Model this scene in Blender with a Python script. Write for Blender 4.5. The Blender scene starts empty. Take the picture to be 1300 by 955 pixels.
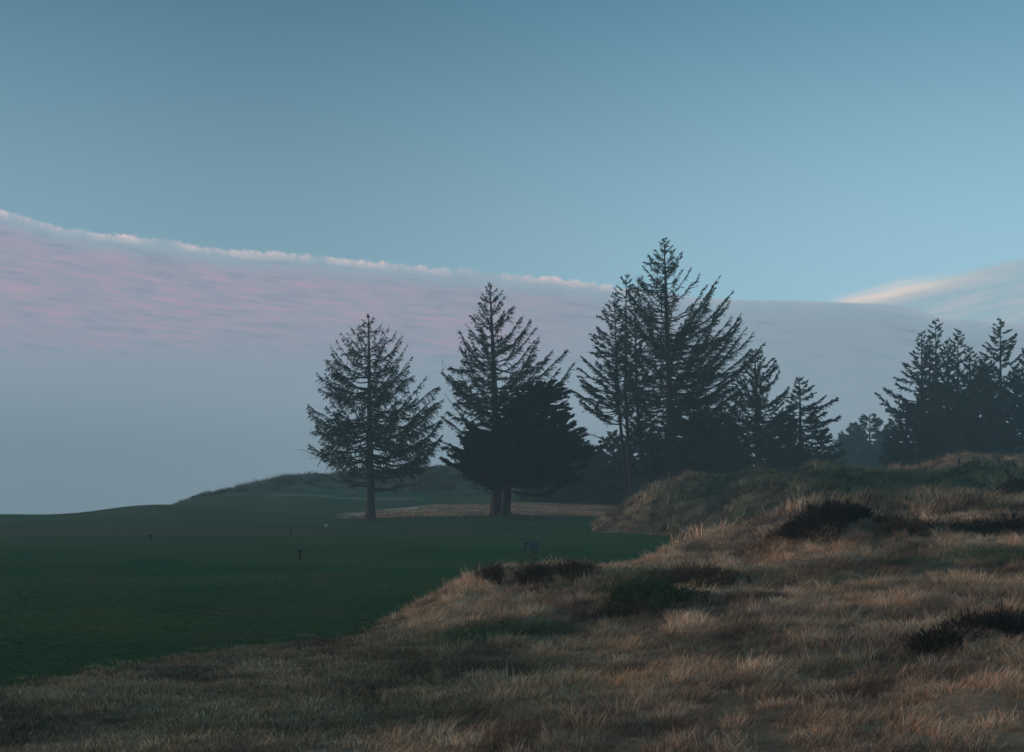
import bpy, math, random
import numpy as np
from mathutils import Vector, Euler
R = math.radians
random.seed(7); rng = np.random.default_rng(7)
scene = bpy.context.scene
# ------------------------------------------------------------------ camera
EYE = 2.4
F = 1786.0; HOR = 655.0; CX = 650.0; CY = 477.5
PITCH = math.atan((HOR - CY) / F)
cam_d = bpy.data.cameras.new('camera'); cam = bpy.data.objects.new('camera', cam_d)
scene.collection.objects.link(cam); scene.camera = cam
cam.location = (0, 0, EYE); cam.rotation_euler = (R(90) + PITCH, 0, 0)
cam_d.sensor_fit = 'HORIZONTAL'; cam_d.sensor_width = 36.0; cam_d.lens = 36.0 * F / 1300.0
cam_d.clip_start = 0.1; cam_d.clip_end = 5000

def ray(px, py):
    a = (px - CX) / F; b = (CY - py) / F
    c, s = math.cos(PITCH), math.sin(PITCH)
    return np.array([a, c - s * b, s + c * b])
def P(px, py, Y):
    d = ray(px, py); t = Y / d[1]
    return np.array([d[0] * t, Y, EYE + d[2] * t])

# ------------------------------------------------------------------ light and exposure
SUN_AZ, SUN_EL = -78.0, 9.0        # degrees, clockwise from the view direction; from the left
SUN_STR = 1.5
SKY_STR = 0.12
EXPOSURE = -0.35
HAZE = 0.0014
scene.view_settings.view_transform = 'Standard'; scene.view_settings.look = 'None'
scene.view_settings.exposure = EXPOSURE; scene.view_settings.gamma = 1.0
scene.view_settings.use_curve_mapping = False
sun_d = bpy.data.lights.new('sun', 'SUN'); sun = bpy.data.objects.new('sun', sun_d)
scene.collection.objects.link(sun)
sun_d.energy = SUN_STR; sun_d.angle = R(14); sun_d.color = (1.0, 0.62, 0.45)
sv = Vector((math.sin(R(SUN_AZ)) * math.cos(R(SUN_EL)), math.cos(R(SUN_AZ)) * math.cos(R(SUN_EL)), math.sin(R(SUN_EL))))
sun.rotation_euler = sv.to_track_quat('Z', 'Y').to_euler()
scene.cycles.volume_bounces = 2
scene.cycles.max_bounces = 6
scene.cycles.diffuse_bounces = 3
scene.cycles.transparent_max_bounces = 8

class NT:
    def __init__(s, tree): s.t = tree
    def n(s, kind, **kw):
        nd = s.t.nodes.new(kind)
        for k, v in kw.items(): setattr(nd, k, v)
        return nd
    def link(s, a, b): s.t.links.new(a, b)
    def put(s, sock, v):
        if hasattr(v, 'is_output') or isinstance(v, bpy.types.NodeSocket): s.link(v, sock)
        else: sock.default_value = v
    def math(s, op, a, b=0.0, c=None, clamp=False):
        nd = s.n('ShaderNodeMath', operation=op, use_clamp=clamp)
        s.put(nd.inputs[0], a); s.put(nd.inputs[1], b)
        if c is not None: s.put(nd.inputs[2], c)
        return nd.outputs[0]
    def mix(s, f, a, b, mode='MIX'):
        nd = s.n('ShaderNodeMix', data_type='RGBA', blend_type=mode)
        s.put(nd.inputs[0], f)
        for sk, v in ((nd.inputs[6], a), (nd.inputs[7], b)):
            if isinstance(v, tuple): v = (*v[:3], 1.0)
            s.put(sk, v)
        return nd.outputs[2]
    def smooth(s, v, a, b, lo=0.0, hi=1.0):
        nd = s.n('ShaderNodeMapRange', interpolation_type='SMOOTHSTEP')
        s.put(nd.inputs[0], v)
        for i, q in enumerate((a, b, lo, hi)): s.put(nd.inputs[i + 1], q)
        return nd.outputs[0]
    def noise(s, vec, scale, detail=4.0, rough=0.5, dist=0.0):
        nd = s.n('ShaderNodeTexNoise')
        s.link(vec, nd.inputs['Vector'])
        nd.inputs['Scale'].default_value = scale; nd.inputs['Detail'].default_value = detail
        nd.inputs['Roughness'].default_value = rough; nd.inputs['Distortion'].default_value = dist
        return nd.outputs['Fac']
    def comb(s, x, y, z):
        nd = s.n('ShaderNodeCombineXYZ')
        for i, v in enumerate((x, y, z)): s.put(nd.inputs[i], v)
        return nd.outputs[0]

def lin(r, g, b):
    f = lambda c: (c / 255) / 12.92 if c / 255 <= 0.04045 else ((c / 255 + 0.055) / 1.055) ** 2.4
    return (f(r), f(g), f(b))

# ------------------------------------------------------------------ world: sky texture with a cloud bank in it
def build_world():
    w = bpy.data.worlds.new('World'); scene.world = w; w.use_nodes = True
    t = w.node_tree; t.nodes.clear(); N = NT(t)
    out = N.n('ShaderNodeOutputWorld'); bg = N.n('ShaderNodeBackground')
    N.link(bg.outputs[0], out.inputs[0]); bg.inputs['Strength'].default_value = SKY_STR
    K = 1.0 / (SKY_STR * 2 ** EXPOSURE)
    C = lambda r, g, b, k=1.0: tuple(v * K * k for v in lin(r, g, b))
    sky = N.n('ShaderNodeTexSky', sky_type='NISHITA', sun_disc=False)
    sky.sun_elevation = R(SUN_EL); sky.sun_rotation = R(SUN_AZ)
    sky.air_density = 1.0; sky.dust_density = 0.3; sky.ozone_density = 3.0
    tc = N.n('ShaderNodeTexCoord'); sep = N.n('ShaderNodeSeparateXYZ')
    N.link(tc.outputs['Generated'], sep.inputs[0])
    x, y, z = sep.outputs
    az = N.math('ARCTAN2', x, y); el = N.math('ARCSINE', z)
    deg = 180 / math.pi
    azd = N.math('MULTIPLY', az, deg); eld = N.math('MULTIPLY', el, deg)
    # clear sky: teal blue, paler low down and to the right
    lowf = N.smooth(eld, 4.0, 26.0, 1.0, 0.0)
    clear = N.mix(lowf, C(70, 122, 148), C(160, 200, 217))
    rightf = N.math('ADD', N.smooth(azd, -14.0, 22.0, 0.83, 1.34), N.smooth(azd, -8.0, -22.0, 0.0, 0.07))
    sc_ = N.n('ShaderNodeVectorMath', operation='SCALE'); N.link(clear, sc_.inputs[0]); N.link(rightf, sc_.inputs['Scale'])
    skym = N.mix(0.88, sky.outputs[0], sc_.outputs[0])
    # the upper edge of the cloud bank as a curve of azimuth
    edge = [(-300, 215), (-60, 255), (0, 267), (40, 274), (75, 288), (150, 297), (240, 310), (300, 317), (400, 324), (500, 334), (600, 344), (700, 353), (760, 359), (830, 371), (900, 379), (1060, 383), (1130, 386), (1160, 391), (1200, 405), (1290, 410), (1700, 440)]
    pts = []
    for px, py in edge:
        d = ray(px, py); pts.append((math.degrees(math.atan2(d[0], d[1])), math.degrees(math.atan2(d[2], math.hypot(d[0], d[1])))))
    A0, A1 = pts[0][0], pts[-1][0]
    mr = N.n('ShaderNodeMapRange'); N.link(azd, mr.inputs[0])
    mr.inputs[1].default_value = A0; mr.inputs[2].default_value = A1
    fc = N.n('ShaderNodeFloatCurve'); N.link(mr.outputs[0], fc.inputs['Value'])
    cv = fc.mapping.curves[0]
    while len(cv.points) > 2: cv.points.remove(cv.points[0])
    n = [((a - A0) / (A1 - A0), e / 20.0) for a, e in pts]
    cv.points[0].location = n[0]; cv.points[1].location = n[-1]
    for q in n[1:-1]: cv.points.new(*q)
    for q in cv.points: q.handle_type = 'VECTOR'
    fc.mapping.update()
    eb = N.math('MULTIPLY', fc.outputs[0], 20.0)
    v1 = N.comb(N.math('MULTIPLY', azd, 2.1), N.math('MULTIPLY', eld, 2.6), 0.0)
    big = N.noise(N.comb(N.math('MULTIPLY', azd, 0.4), 0.0, 2.0), 1.0, 2.0, 0.5)
    bump = N.noise(v1, 1.1, 6.0, 0.62)
    leftw = N.smooth(azd, 2.0, 14.0, 1.0, 0.22)
    eb2 = N.math('ADD', eb, N.math('ADD', N.math('MULTIPLY', N.math('SUBTRACT', bump, 0.5), N.math('MULTIPLY', leftw, 0.5)), N.math('MULTIPLY', N.math('SUBTRACT', big, 0.5), N.math('MULTIPLY', leftw, 0.5))))
    dd = N.math('SUBTRACT', eb2, eld)          # degrees below the cloud's edge
    inside = N.smooth(dd, -0.04, 0.09)
    # body colours
    body = N.mix(N.smooth(azd, -20.0, 12.0), C(142, 158, 176, 1.12), C(140, 158, 171, 1.18))
    vs = N.comb(N.math('MULTIPLY', azd, 0.62), N.math('ADD', N.math('MULTIPLY', eld, 4.6), N.math('MULTIPLY', azd, 0.50)), 3.0)
    st = N.noise(vs, 0.95, 8.0, 0.60, 0.25)
    vs2 = N.comb(N.math('MULTIPLY', azd, 0.13), N.math('ADD', N.math('MULTIPLY', eld, 0.55), N.math('MULTIPLY', azd, 0.05)), 9.0)
    st2 = N.noise(vs2, 1.0, 3.0, 0.5)
    pinkzone = N.math('MULTIPLY', N.smooth(azd, -2.0, 9.0, 1.0, 0.12), N.math('MULTIPLY', N.smooth(eld, 5.2, 8.0), N.smooth(dd, 0.1, 1.2)))
    pk = N.math('MULTIPLY', N.math('MULTIPLY', N.smooth(st, 0.42, 0.70), N.smooth(st2, 0.30, 0.56)), pinkzone)
    dk = N.math('MULTIPLY', N.smooth(st, 0.5, 0.3), N.smooth(eld, 4.5, 8.0))
    body = N.mix(N.math('MULTIPLY', dk, 0.75), body, C(122, 148, 162))
    body = N.mix(N.math('MULTIPLY', pinkzone, 0.42), body, C(160, 150, 168, 1.1))
    body = N.mix(N.math('MULTIPLY', pk, 0.85), body, C(182, 160, 178, 1.05))
    # blue grey veil just under the edge, and the marine layer low down
    veil = N.math('MULTIPLY', N.smooth(dd, 1.0, 0.1), 0.75)
    body = N.mix(veil, body, C(150, 172, 186, 1.1))
    lowc = N.mix(N.smooth(azd, -19.0, 4.0), C(125, 144, 156, 1.30), C(142, 158, 170, 1.36))
    body = N.mix(N.smooth(eld, 6.8, 2.5), body, lowc)
    # lit rim
    rimn = N.smooth(N.noise(N.comb(azd, 0.0, 5.0), 0.55, 5.0, 0.7), 0.38, 0.60)
    fine = N.smooth(bump, 0.42, 0.62)
    rim = N.math('MULTIPLY', N.smooth(dd, 0.42, -0.05), N.math('MULTIPLY', rimn, N.math('ADD', N.math('MULTIPLY', fine, 0.55), 0.5)))
    rimfade = N.smooth(azd, 2.5, 6.0, 1.0, 0.25)
    body = N.mix(N.math('MULTIPLY', N.math('MULTIPLY', rim, rimfade), 0.74), body, C(246, 214, 212, 1.1))
    # high bright streak on the right
    s0 = N.math('SUBTRACT', azd, 12.6)
    cl = N.math('ADD', 8.55, N.math('MULTIPLY', s0, 0.20))
    wv = N.comb(N.math('MULTIPLY', azd, 0.35), N.math('SUBTRACT', N.math('MULTIPLY', eld, 2.4), N.math('MULTIPLY', azd, 0.45)), 1.0)
    wn = N.noise(wv, 1.0, 5.0, 0.55)
    top_e = N.math('ADD', 8.62, N.math('MULTIPLY', s0, 0.165))
    dt = N.math('SUBTRACT', N.math('ADD', top_e, N.math('MULTIPLY', N.math('SUBTRACT', wn, 0.5), 0.7)), eld)
    cir = N.math('MULTIPLY', N.smooth(dt, -0.15, 0.3), N.smooth(azd, 12.0, 14.0))
    bright = N.math('MULTIPLY', N.math('MULTIPLY', N.smooth(dt, 0.85, 0.25), N.smooth(azd, 19.5, 15.2)), N.smooth(azd, 12.4, 13.4))
    cc = N.mix(N.smooth(wn, 0.42, 0.62), C(160, 188, 198), C(186, 193, 202))
    cc = N.mix(bright, cc, C(246, 226, 214))
    skym = N.mix(N.math('MULTIPLY', cir, 0.85), skym, cc)
    fin = N.mix(inside, skym, body)
    N.link(fin, bg.inputs['Color'])
build_world()

# ------------------------------------------------------------------ object helpers
COL = scene.collection
def tag(o, label=None, cat=None, group=None, kind=None):
    if label: o['label'] = label
    if cat: o['category'] = cat
    if group: o['group'] = group
    if kind: o['kind'] = kind
    return o
def empty(name, loc, label, cat, group=None):
    o = bpy.data.objects.new(name, None); COL.objects.link(o); o.location = loc
    o.empty_display_size = 0.3
    return tag(o, label, cat, group)
def mesh_np(name, V, Fq, mat, parent=None, link=True, smooth=False, tri=False):
    """V (n,3); Fq (m,k) index array (all faces of k corners)"""
    me = bpy.data.meshes.new(name)
    V = np.asarray(V, dtype=np.float32); Fq = np.asarray(Fq, dtype=np.int32)
    if parent is not None:
        V = V - np.array(parent.location, dtype=np.float32)
    me.vertices.add(len(V)); me.vertices.foreach_set('co', V.ravel())
    if len(Fq):
        k = Fq.shape[1]
        me.loops.add(Fq.size); me.loops.foreach_set('vertex_index', Fq.ravel())
        me.polygons.add(len(Fq)); me.polygons.foreach_set('loop_start', np.arange(0, Fq.size, k, dtype=np.int32))
        me.polygons.foreach_set('loop_total', np.full(len(Fq), k, dtype=np.int32))
        if smooth: me.polygons.foreach_set('use_smooth', np.ones(len(Fq), dtype=bool))
    me.update(calc_edges=True)
    if mat: me.materials.append(mat)
    o = bpy.data.objects.new(name, me)
    if link: COL.objects.link(o)
    if parent is not None: o.parent = parent
    return o
def norm(v):
    return v / np.maximum(np.linalg.norm(v, axis=-1, keepdims=True), 1e-9)

class Tubes:
    def __init__(s): s.V = []; s.Q = []; s.n = 0
    def add(s, pts, rad, k=5, cap=True):
        pts = np.asarray(pts, float); rad = np.asarray(rad, float); m = len(pts)
        tg = norm(np.gradient(pts, axis=0))
        ref = np.array([0, 0, 1.0]) if abs(tg[0][2]) < 0.8 else np.array([1.0, 0, 0])
        a = norm(np.cross(tg, ref)); b = np.cross(tg, a)
        th = np.arange(k) * 2 * math.pi / k
        ring = pts[:, None, :] + rad[:, None, None] * (np.cos(th)[None, :, None] * a[:, None, :] + np.sin(th)[None, :, None] * b[:, None, :])
        s.V.append(ring.reshape(-1, 3))
        i = np.arange(m - 1)[:, None] * k; j = np.arange(k)[None, :]; j2 = (j + 1) % k
        q = np.stack([i + j, i + j2, i + k + j2, i + k + j], -1).reshape(-1, 4) + s.n
        s.Q.append(q)
        if cap and k == 4: s.Q.append(np.array([[0, 1, 2, 3]]) + s.n + (m - 1) * k)
        s.n += m * k
    def build(s, name, mat, parent=None):
        return mesh_np(name, np.concatenate(s.V), np.concatenate(s.Q), mat, parent, smooth=True)

def cards(p, d, l, w, roll_vec=None):
    """rhombic leaf sprays: arrays p,d (n,3) l,w (n)"""
    n = len(p); d = norm(d)
    rv = rng.normal(size=(n, 3)) if roll_vec is None else roll_vec
    s = norm(np.cross(d, rv))
    V = np.empty((n, 4, 3)); l = l[:, None]; w = w[:, None]
    V[:, 0] = p; V[:, 1] = p + d * l * 0.45 + s * w * 0.5; V[:, 2] = p + d * l; V[:, 3] = p + d * l * 0.45 - s * w * 0.5
    Q = np.arange(n * 4).reshape(n, 4)
    return V.reshape(-1, 3), Q

# ------------------------------------------------------------------ materials
def new_mat(name):
    m = bpy.data.materials.new(name); m.use_nodes = True
    t = m.node_tree; t.nodes.clear(); N = NT(t)
    out = N.n('ShaderNodeOutputMaterial'); b = N.n('ShaderNodeBsdfPrincipled')
    N.link(b.outputs[0], out.inputs['Surface'])
    b.inputs['Roughness'].default_value = 0.8
    b.inputs['Specular IOR Level'].default_value = 0.25
    return m, N, b
def two_tone(name, c1, c2, scale, rough=0.85, detail=4.0, bump=0.0, stretch=(1, 1, 1), spec=0.2):
    m, N, b = new_mat(name)
    g = N.n('ShaderNodeNewGeometry'); mp = N.n('ShaderNodeMapping'); mp.inputs['Scale'].default_value = stretch
    N.link(g.outputs['Position'], mp.inputs[0])
    f = N.noise(mp.outputs[0], scale, detail, 0.6)
    c = N.mix(N.smooth(f, 0.32, 0.68), c1, c2); N.link(c, b.inputs['Base Color'])
    b.inputs['Roughness'].default_value = rough; b.inputs['Specular IOR Level'].default_value = spec
    if bump:
        bp = N.n('ShaderNodeBump'); bp.inputs['Strength'].default_value = bump; bp.inputs['Distance'].default_value = 0.05
        N.link(f, bp.inputs['Height']); N.link(bp.outputs[0], b.inputs['Normal'])
    return m
M = {}
M['bark'] = two_tone('bark', (0.045, 0.040, 0.038), (0.095, 0.083, 0.076), 3.0, bump=0.9, stretch=(3, 3, 0.6))
M['bark_dark'] = two_tone('bark_dark', (0.035, 0.028, 0.025), (0.07, 0.055, 0.05), 3.0, bump=0.9, stretch=(3, 3, 0.6))
def foliage(name, c1, c2):
    m, N, b = new_mat(name)
    g = N.n('ShaderNodeNewGeometry')
    f = N.noise(g.outputs['Position'], 0.9, 4.0, 0.6)
    ri = g.outputs['Random Per Island']
    c = N.mix(N.smooth(f, 0.35, 0.65), c1, c2)
    sc = N.n('ShaderNodeVectorMath', operation='SCALE'); N.link(c, sc.inputs[0]); N.link(N.math('MULTIPLY_ADD', ri, 0.7, 0.65), sc.inputs['Scale'])
    N.link(sc.outputs[0], b.inputs['Base Color']); b.inputs['Roughness'].default_value = 0.7
    b.inputs['Specular IOR Level'].default_value = 0.15
    return m
M['needles'] = foliage('spruce_needles', (0.028, 0.050, 0.032), (0.050, 0.070, 0.036))
M['needles_dark'] = foliage('pine_needles', (0.018, 0.026, 0.022), (0.032, 0.034, 0.026))
M['shrub_green'] = foliage('shrub_green', (0.030, 0.085, 0.030), (0.085, 0.090, 0.040))
M['shrub_brown'] = foliage('shrub_brown', (0.085, 0.050, 0.035), (0.15, 0.095, 0.055))
M['shrub_black'] = foliage('shrub_dark', (0.030, 0.024, 0.020), (0.075, 0.052, 0.036))
M['twig'] = two_tone('twig_wood', (0.05, 0.035, 0.03), (0.09, 0.07, 0.06), 8.0)

# grass reads the colour of its own instance
def grass_mat():
    m, N, b = new_mat('grass_blades')
    at = N.n('ShaderNodeAttribute', attribute_type='INSTANCER', attribute_name='tcol')
    g = N.n('ShaderNodeNewGeometry')
    sc = N.n('ShaderNodeVectorMath', operation='SCALE'); N.link(at.outputs['Color'], sc.inputs[0])
    N.link(N.math('MULTIPLY_ADD', g.outputs['Random Per Island'], 1.2, 0.35), sc.inputs['Scale'])
    N.link(sc.outputs[0], b.inputs['Base Color'])
    b.inputs['Roughness'].default_value = 0.75; b.inputs['Specular IOR Level'].default_value = 0.15
    return m
M['blade'] = grass_mat()

# ------------------------------------------------------------------ numpy noise and surface fits
_g = np.random.default_rng(3).uniform(0, 2 * math.pi, (256, 256))
def pnoise(x, y):
    xi = np.floor(x).astype(int); yi = np.floor(y).astype(int); xf = x - xi; yf = y - yi
    u = xf ** 3 * (xf * (xf * 6 - 15) + 10); v = yf ** 3 * (yf * (yf * 6 - 15) + 10)
    def gr(a, b, dx, dy):
        th = _g[a % 256, b % 256]; return np.cos(th) * dx + np.sin(th) * dy
    n00 = gr(xi, yi, xf, yf); n10 = gr(xi + 1, yi, xf - 1, yf); n01 = gr(xi, yi + 1, xf, yf - 1); n11 = gr(xi + 1, yi + 1, xf - 1, yf - 1)
    return (n00 * (1 - u) + n10 * u) * (1 - v) + (n01 * (1 - u) + n11 * u) * v
def fbm(x, y, s, o=4, r=0.5):
    t = 0; a = 1.0
    for i in range(o):
        t = t + a * pnoise(x / s + 17.3 * i, y / s - 9.1 * i); s = s * 0.5; a *= r
    return t
class TPS:
    def __init__(s, xy, z, lam=0.0, warp=lambda p: p):
        s.w = warp; p = warp(np.asarray(xy, float)); z = np.asarray(z, float); n = len(p)
        K = s.k(p, p) + lam * np.eye(n); Pm = np.c_[np.ones(n), p]
        A = np.zeros((n + 3, n + 3)); A[:n, :n] = K; A[:n, n:] = Pm; A[n:, :n] = Pm.T
        s.c = np.linalg.solve(A, np.r_[z, 0, 0, 0]); s.p = p
    def k(s, a, b):
        r2 = ((a[:, None, :] - b[None, :, :]) ** 2).sum(-1); return 0.5 * r2 * np.log(r2 + 1e-12)
    def __call__(s, x, y):
        x = np.atleast_1d(x); sh = x.shape; q = s.w(np.c_[x.ravel(), np.atleast_1d(y).ravel()]); o = np.empty(len(q))
        for i in range(0, len(q), 20000):
            qq = q[i:i + 20000]; o[i:i + 20000] = s.k(qq, s.p) @ s.c[:-3] + s.c[-3] + qq @ s.c[-2:]
        return o.reshape(sh)
# perspective-like warp keeps the fit even from near to far
warp = lambda p: np.c_[p[:, 0] / (np.maximum(p[:, 1], 4) + 25) * 3.0, np.log(np.maximum(p[:, 1], 4) + 12)]

gc = []
for px in (-900, -300, 0, 100, 200, 300, 450, 600, 750, 900, 1100, 1300, 1700, 2300):
    for Y, z in ((8, -2.38), (14, -2.32), (20, -2.2), (30, -2.0), (50, -1.55), (75, -1.05)):
        gc.append((P(px, 600, Y)[0], Y, EYE + z))
def gp(px, py, Y): gc.append(tuple(P(px, py, Y)))
for px, dy in ((-300, 4), (0, 1.5), (100, 0), (200, 0), (300, 0)):
    gp(px, 667 + dy, 95); gp(px, 664 + dy, 105)
gp(0, 652.5, 130); gp(-300, 656, 130); gp(60, 653, 130); gp(110, 650.5, 133); gp(160, 645, 138); gp(200, 643, 142)
for px in (-900, -300, 0, 60, 110): gc.append((P(px, 600, 165)[0], 165, EYE - 2.5)); gc.append((P(px, 600, 230)[0], 230, EYE - 8))
gc.append((P(200, 600, 165)[0], 165, EYE + .2)); gc.append((P(160, 600, 220)[0], 220, EYE - 6))
for px, py, Y in ((260, 648, 120), (300, 640, 150), (300, 651, 120), (380, 636, 150), (380, 651, 120), (450, 661, 108), (450, 652, 125), (450, 640, 148), (450, 629, 165),
                  (600, 661, 106), (600, 651, 126), (600, 639, 150), (600, 628, 165), (750, 661, 106), (750, 651, 126), (750, 640, 150), (750, 630, 165),
                  (900, 660, 108), (900, 642, 150), (1100, 655, 110), (1100, 640, 150), (1300, 650, 110), (1300, 636, 150), (1700, 645, 110), (1700, 636, 150)):
    gp(px, py, Y)
RIDGE = ((225, 641, 172), (265, 631, 180), (330, 618, 186), (380, 610, 190), (440, 607, 195), (500, 602, 200), (560, 597, 200), (620, 595, 200), (700, 594, 200), (760, 596, 205), (900, 604, 210), (1060, 610, 230), (1300, 606, 230), (1700, 606, 230))
for px, py, Y in RIDGE:
    gp(px, py, Y)
    gc.append((P(px, 600, Y + 50)[0], Y + 50, max(EYE - 2, P(px, py, Y)[2] - 3.5) if px > 300 else EYE - 5))
gc = np.array(gc)
Gt = TPS(gc[:, :2], gc[:, 2], 1e-4, warp)
sst = lambda t: np.clip(t, 0, 1) ** 2 * (3 - 2 * np.clip(t, 0, 1))
def G(x, y):
    x = np.atleast_1d(np.asarray(x, float)); y = np.atleast_1d(np.asarray(y, float))
    u = np.abs(x) / (np.maximum(y, 0) + 25.0)
    xe = np.clip(x, -(np.maximum(y, 4) + 20) * 0.7, (np.maximum(y, 4) + 20) * 0.8); ye = np.clip(y, 6, 300)
    z = Gt(xe, ye)
    z = z + (fbm(x, y, 22, 2) * 0.25 + fbm(x, y, 6, 2) * 0.03) * sst((y - 15) / 60) * sst((300 - y) / 100)
    z = z + 0.34 * fbm(x, y, 9, 4) * 1.6 * sst((y - 158) / 20) * sst((260 - y) / 30) * sst((x + 75) / 30)
    # a low mound round the foot of the two joined trunks
    m = P(650, 655, 109); z = z + 0.42 * np.exp(-((x - m[0]) / 2.3) ** 2 - ((y - m[1]) / 2.2) ** 2)
    far = sst((y - 260) / 160) ; z = z * (1 - far) + (EYE - 8) * far
    return z
def hitG(px, py):
    d = ray(px, py); o = np.array([0, 0, EYE]); a, b = 5.0, 140.0
    ts = np.geomspace(a, b, 400); pt = o + ts[:, None] * d[None, :]
    below = pt[:, 2] < G(pt[:, 0], pt[:, 1]); i = int(np.argmax(below)) if below.any() else len(ts) - 1
    return pt[i]

dc = []
def dh(x, y, h): dc.append((x, y, h))
def dp(px, py, Y):
    p = P(px, py, Y); dh(p[0], p[1], p[2] - G(p[0], p[1])[0])
for px, py in ((-150, 895), (50, 866), (100, 857), (200, 840), (300, 824), (400, 813), (470, 803)):
    p = hitG(px, py); dh(p[0], p[1], 0.0); dh(p[0] - .3, p[1] + 3.0, -0.15); dh(p[0], p[1] - 3.5, 0.10)
for px in (-900, -400, 0, 300): 
    q = P(px, 600, 38); dh(q[0], q[1], -0.6)
for px in (-300, 0, 300): q = P(px, 600, 70); dh(q[0], q[1], -1.2)
crestA = ((520, 783, 26.5), (545, 768, 27.2), (575, 748, 28), (605, 730, 29), (625, 724, 30), (700, 727, 31), (790, 718, 33), (835, 706, 35), (880, 694, 38), (905, 688, 41))
for px, py, Y in crestA:
    dp(px, py, Y); q = P(px - 14, py, Y + 3.6)
    if px < 800: dh(q[0], q[1], -0.2)
for px in (600, 700, 770): q = P(px, 600, 52); dh(q[0], q[1], -0.6)
q = P(830, 600, 52); dh(q[0], q[1], -0.3); q = P(870, 600, 58); dh(q[0], q[1], -0.12); q = P(890, 600, 56); dh(q[0], q[1], 0.12)
for px in (500, 620, 720): q = P(px, 600, 85); dh(q[0], q[1], -1.3)
for px, py in ((748, 673), (790, 677), (830, 680), (868, 683)):
    p = hitG(px, py); dh(p[0], p[1], 0.0); dh(p[0] - 1.2, p[1] - 4, -0.3)
for a in ((765, 664, 90), (790, 654, 87), (812, 638, 86), (835, 622, 86), (870, 612, 85), (900, 610, 84), (960, 607, 83), (1050, 602, 82), (1100, 602, 84), (1160, 603, 88), (1200, 597, 92), (1260, 591, 92), (1300, 592, 92), (1400, 594, 92), (1700, 592, 92)):
    dp(*a); q = P(a[0] - (20 if a[0] < 840 else 0), 600, a[2] + 16); dh(q[0], q[1], -0.3)
for a in ((830, 655, 82), (870, 655, 78), (905, 668, 66), (960, 645, 68), (955, 668, 54), (1020, 640, 54), (1050, 620, 68), (1100, 625, 66), (1200, 616, 75), (1200, 640, 57), (1300, 640, 55), (1300, 612, 74), (1450, 640, 55), (1450, 612, 74),
          (1000, 672, 36), (1060, 655, 33), (1095, 660, 34), (1130, 667, 36), (1200, 662, 41), (1300, 657, 40), (1450, 657, 40),
          (1300, 700, 28), (1300, 770, 20), (1300, 865, 13.5), (1300, 955, 10), (1450, 955, 9.5), (1500, 865, 13), (1500, 700, 27),
          (1000, 955, 10.8), (1000, 865, 15), (1000, 800, 20), (1000, 740, 26), (1000, 700, 31), (1080, 690, 30),
          (1150, 955, 10.3), (1150, 865, 14.2), (1150, 780, 20), (1150, 710, 28),
          (850, 865, 16.3), (850, 800, 21), (850, 760, 25), (850, 720, 31), (700, 955, 12.3), (700, 865, 17.3), (700, 800, 22), (700, 760, 26), (620, 760, 27), (560, 800, 23), (550, 865, 18), (400, 955, 13.2), (400, 865, 18.2),
          (930, 700, 34)):
    dp(*a)
for x in (-12, -5, 0, 5, 12): dh(x, 5, 0.25)
dc = np.array(dc)
Ht = TPS(dc[:, :2], dc[:, 2], 3e-4, warp)
def Hh(x, y):
    x = np.atleast_1d(np.asarray(x, float)); y = np.atleast_1d(np.asarray(y, float))
    ye = np.clip(y, 5, 118); xe = np.clip(x, -(ye + 25) * 0.62, (ye + 25) * 0.62)
    h = Ht(xe, ye)
    k = sst((h - 0.03) / 0.4)
    h = h + k * (fbm(x, y, 3.2, 3) * 0.20 + fbm(x, y, 0.9, 2) * 0.07) + k * sst((y - 40) / 25) * (fbm(x + 50, y, 9, 3) * 0.75 + fbm(x, y, 2.6, 2) * 0.2)
    h = np.where(y > 118, h - (y - 118) * 0.2, h)
    return h
def S(x, y):
    return G(x, y) + np.maximum(Hh(x, y), 0)
def pix(x, y, z):
    """approximate picture position of world points, only for choosing plant kinds on the ground"""
    zz = z - EYE; c, s = math.cos(PITCH), math.sin(PITCH)
    dpt = y * c + zz * s; up = -y * s + zz * c
    return CX + F * x / dpt, CY - F * up / dpt

# ------------------------------------------------------------------ colours of the ground cover (albedo by place)
def hitS(px, py, a=6.0, b=130.0):
    d = ray(px, py); ts = np.geomspace(a, b, 500); pt = np.array([0, 0, EYE]) + ts[:, None] * d[None, :]
    below = pt[:, 2] < S(pt[:, 0], pt[:, 1]); i = int(np.argmax(below)) if below.any() else len(ts) - 1
    return pt[i]
GREEN = []      # plan position, radii (x, y), strength
for px, py, rx, ry, s in ((620, 815, 1.3, 1.2, .9), (560, 855, 1.6, 1.6, .5), (1165, 715, .8, .9, .8), (1275, 705, 1.0, 1.4, .8), (1080, 735, .8, .8, .5), (1200, 620, 7, 9, .9), (1120, 612, 5, 8, .9), (1270, 615, 6, 8, .8), (1050, 628, 5, 9, .8), (940, 615, 6, 5, .75),
                          (1000, 612, 5, 5, .6), (880, 735, 1.5, 1.4, .6), (1080, 845, .8, .6, .3), (380, 845, 4, 1.5, .4), (200, 900, 4, 2, .5), (450, 900, 3, 2, .4), (900, 640, 4, 6, .6), (1180, 640, 4, 3, .4), (940, 830, 1., .8, .35)):
    p = hitS(px, py); GREEN.append((p[0], p[1], rx, ry, s))
TAN = []
for px, py, rx, ry, s in ((1260, 590, 8, 4, 1.0), (1190, 598, 4, 3, .9), (560, 760, 1.2, 2.5, .8), (840, 715, 2, 2, .9), (760, 735, 2.2, 2, .6), (1040, 690, 1.6, 2, .6), (960, 720, 2, 2, .5), (790, 668, 2.5, 5, .7)):
    p = hitS(px, py); TAN.append((p[0], p[1], rx, ry, s))
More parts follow.
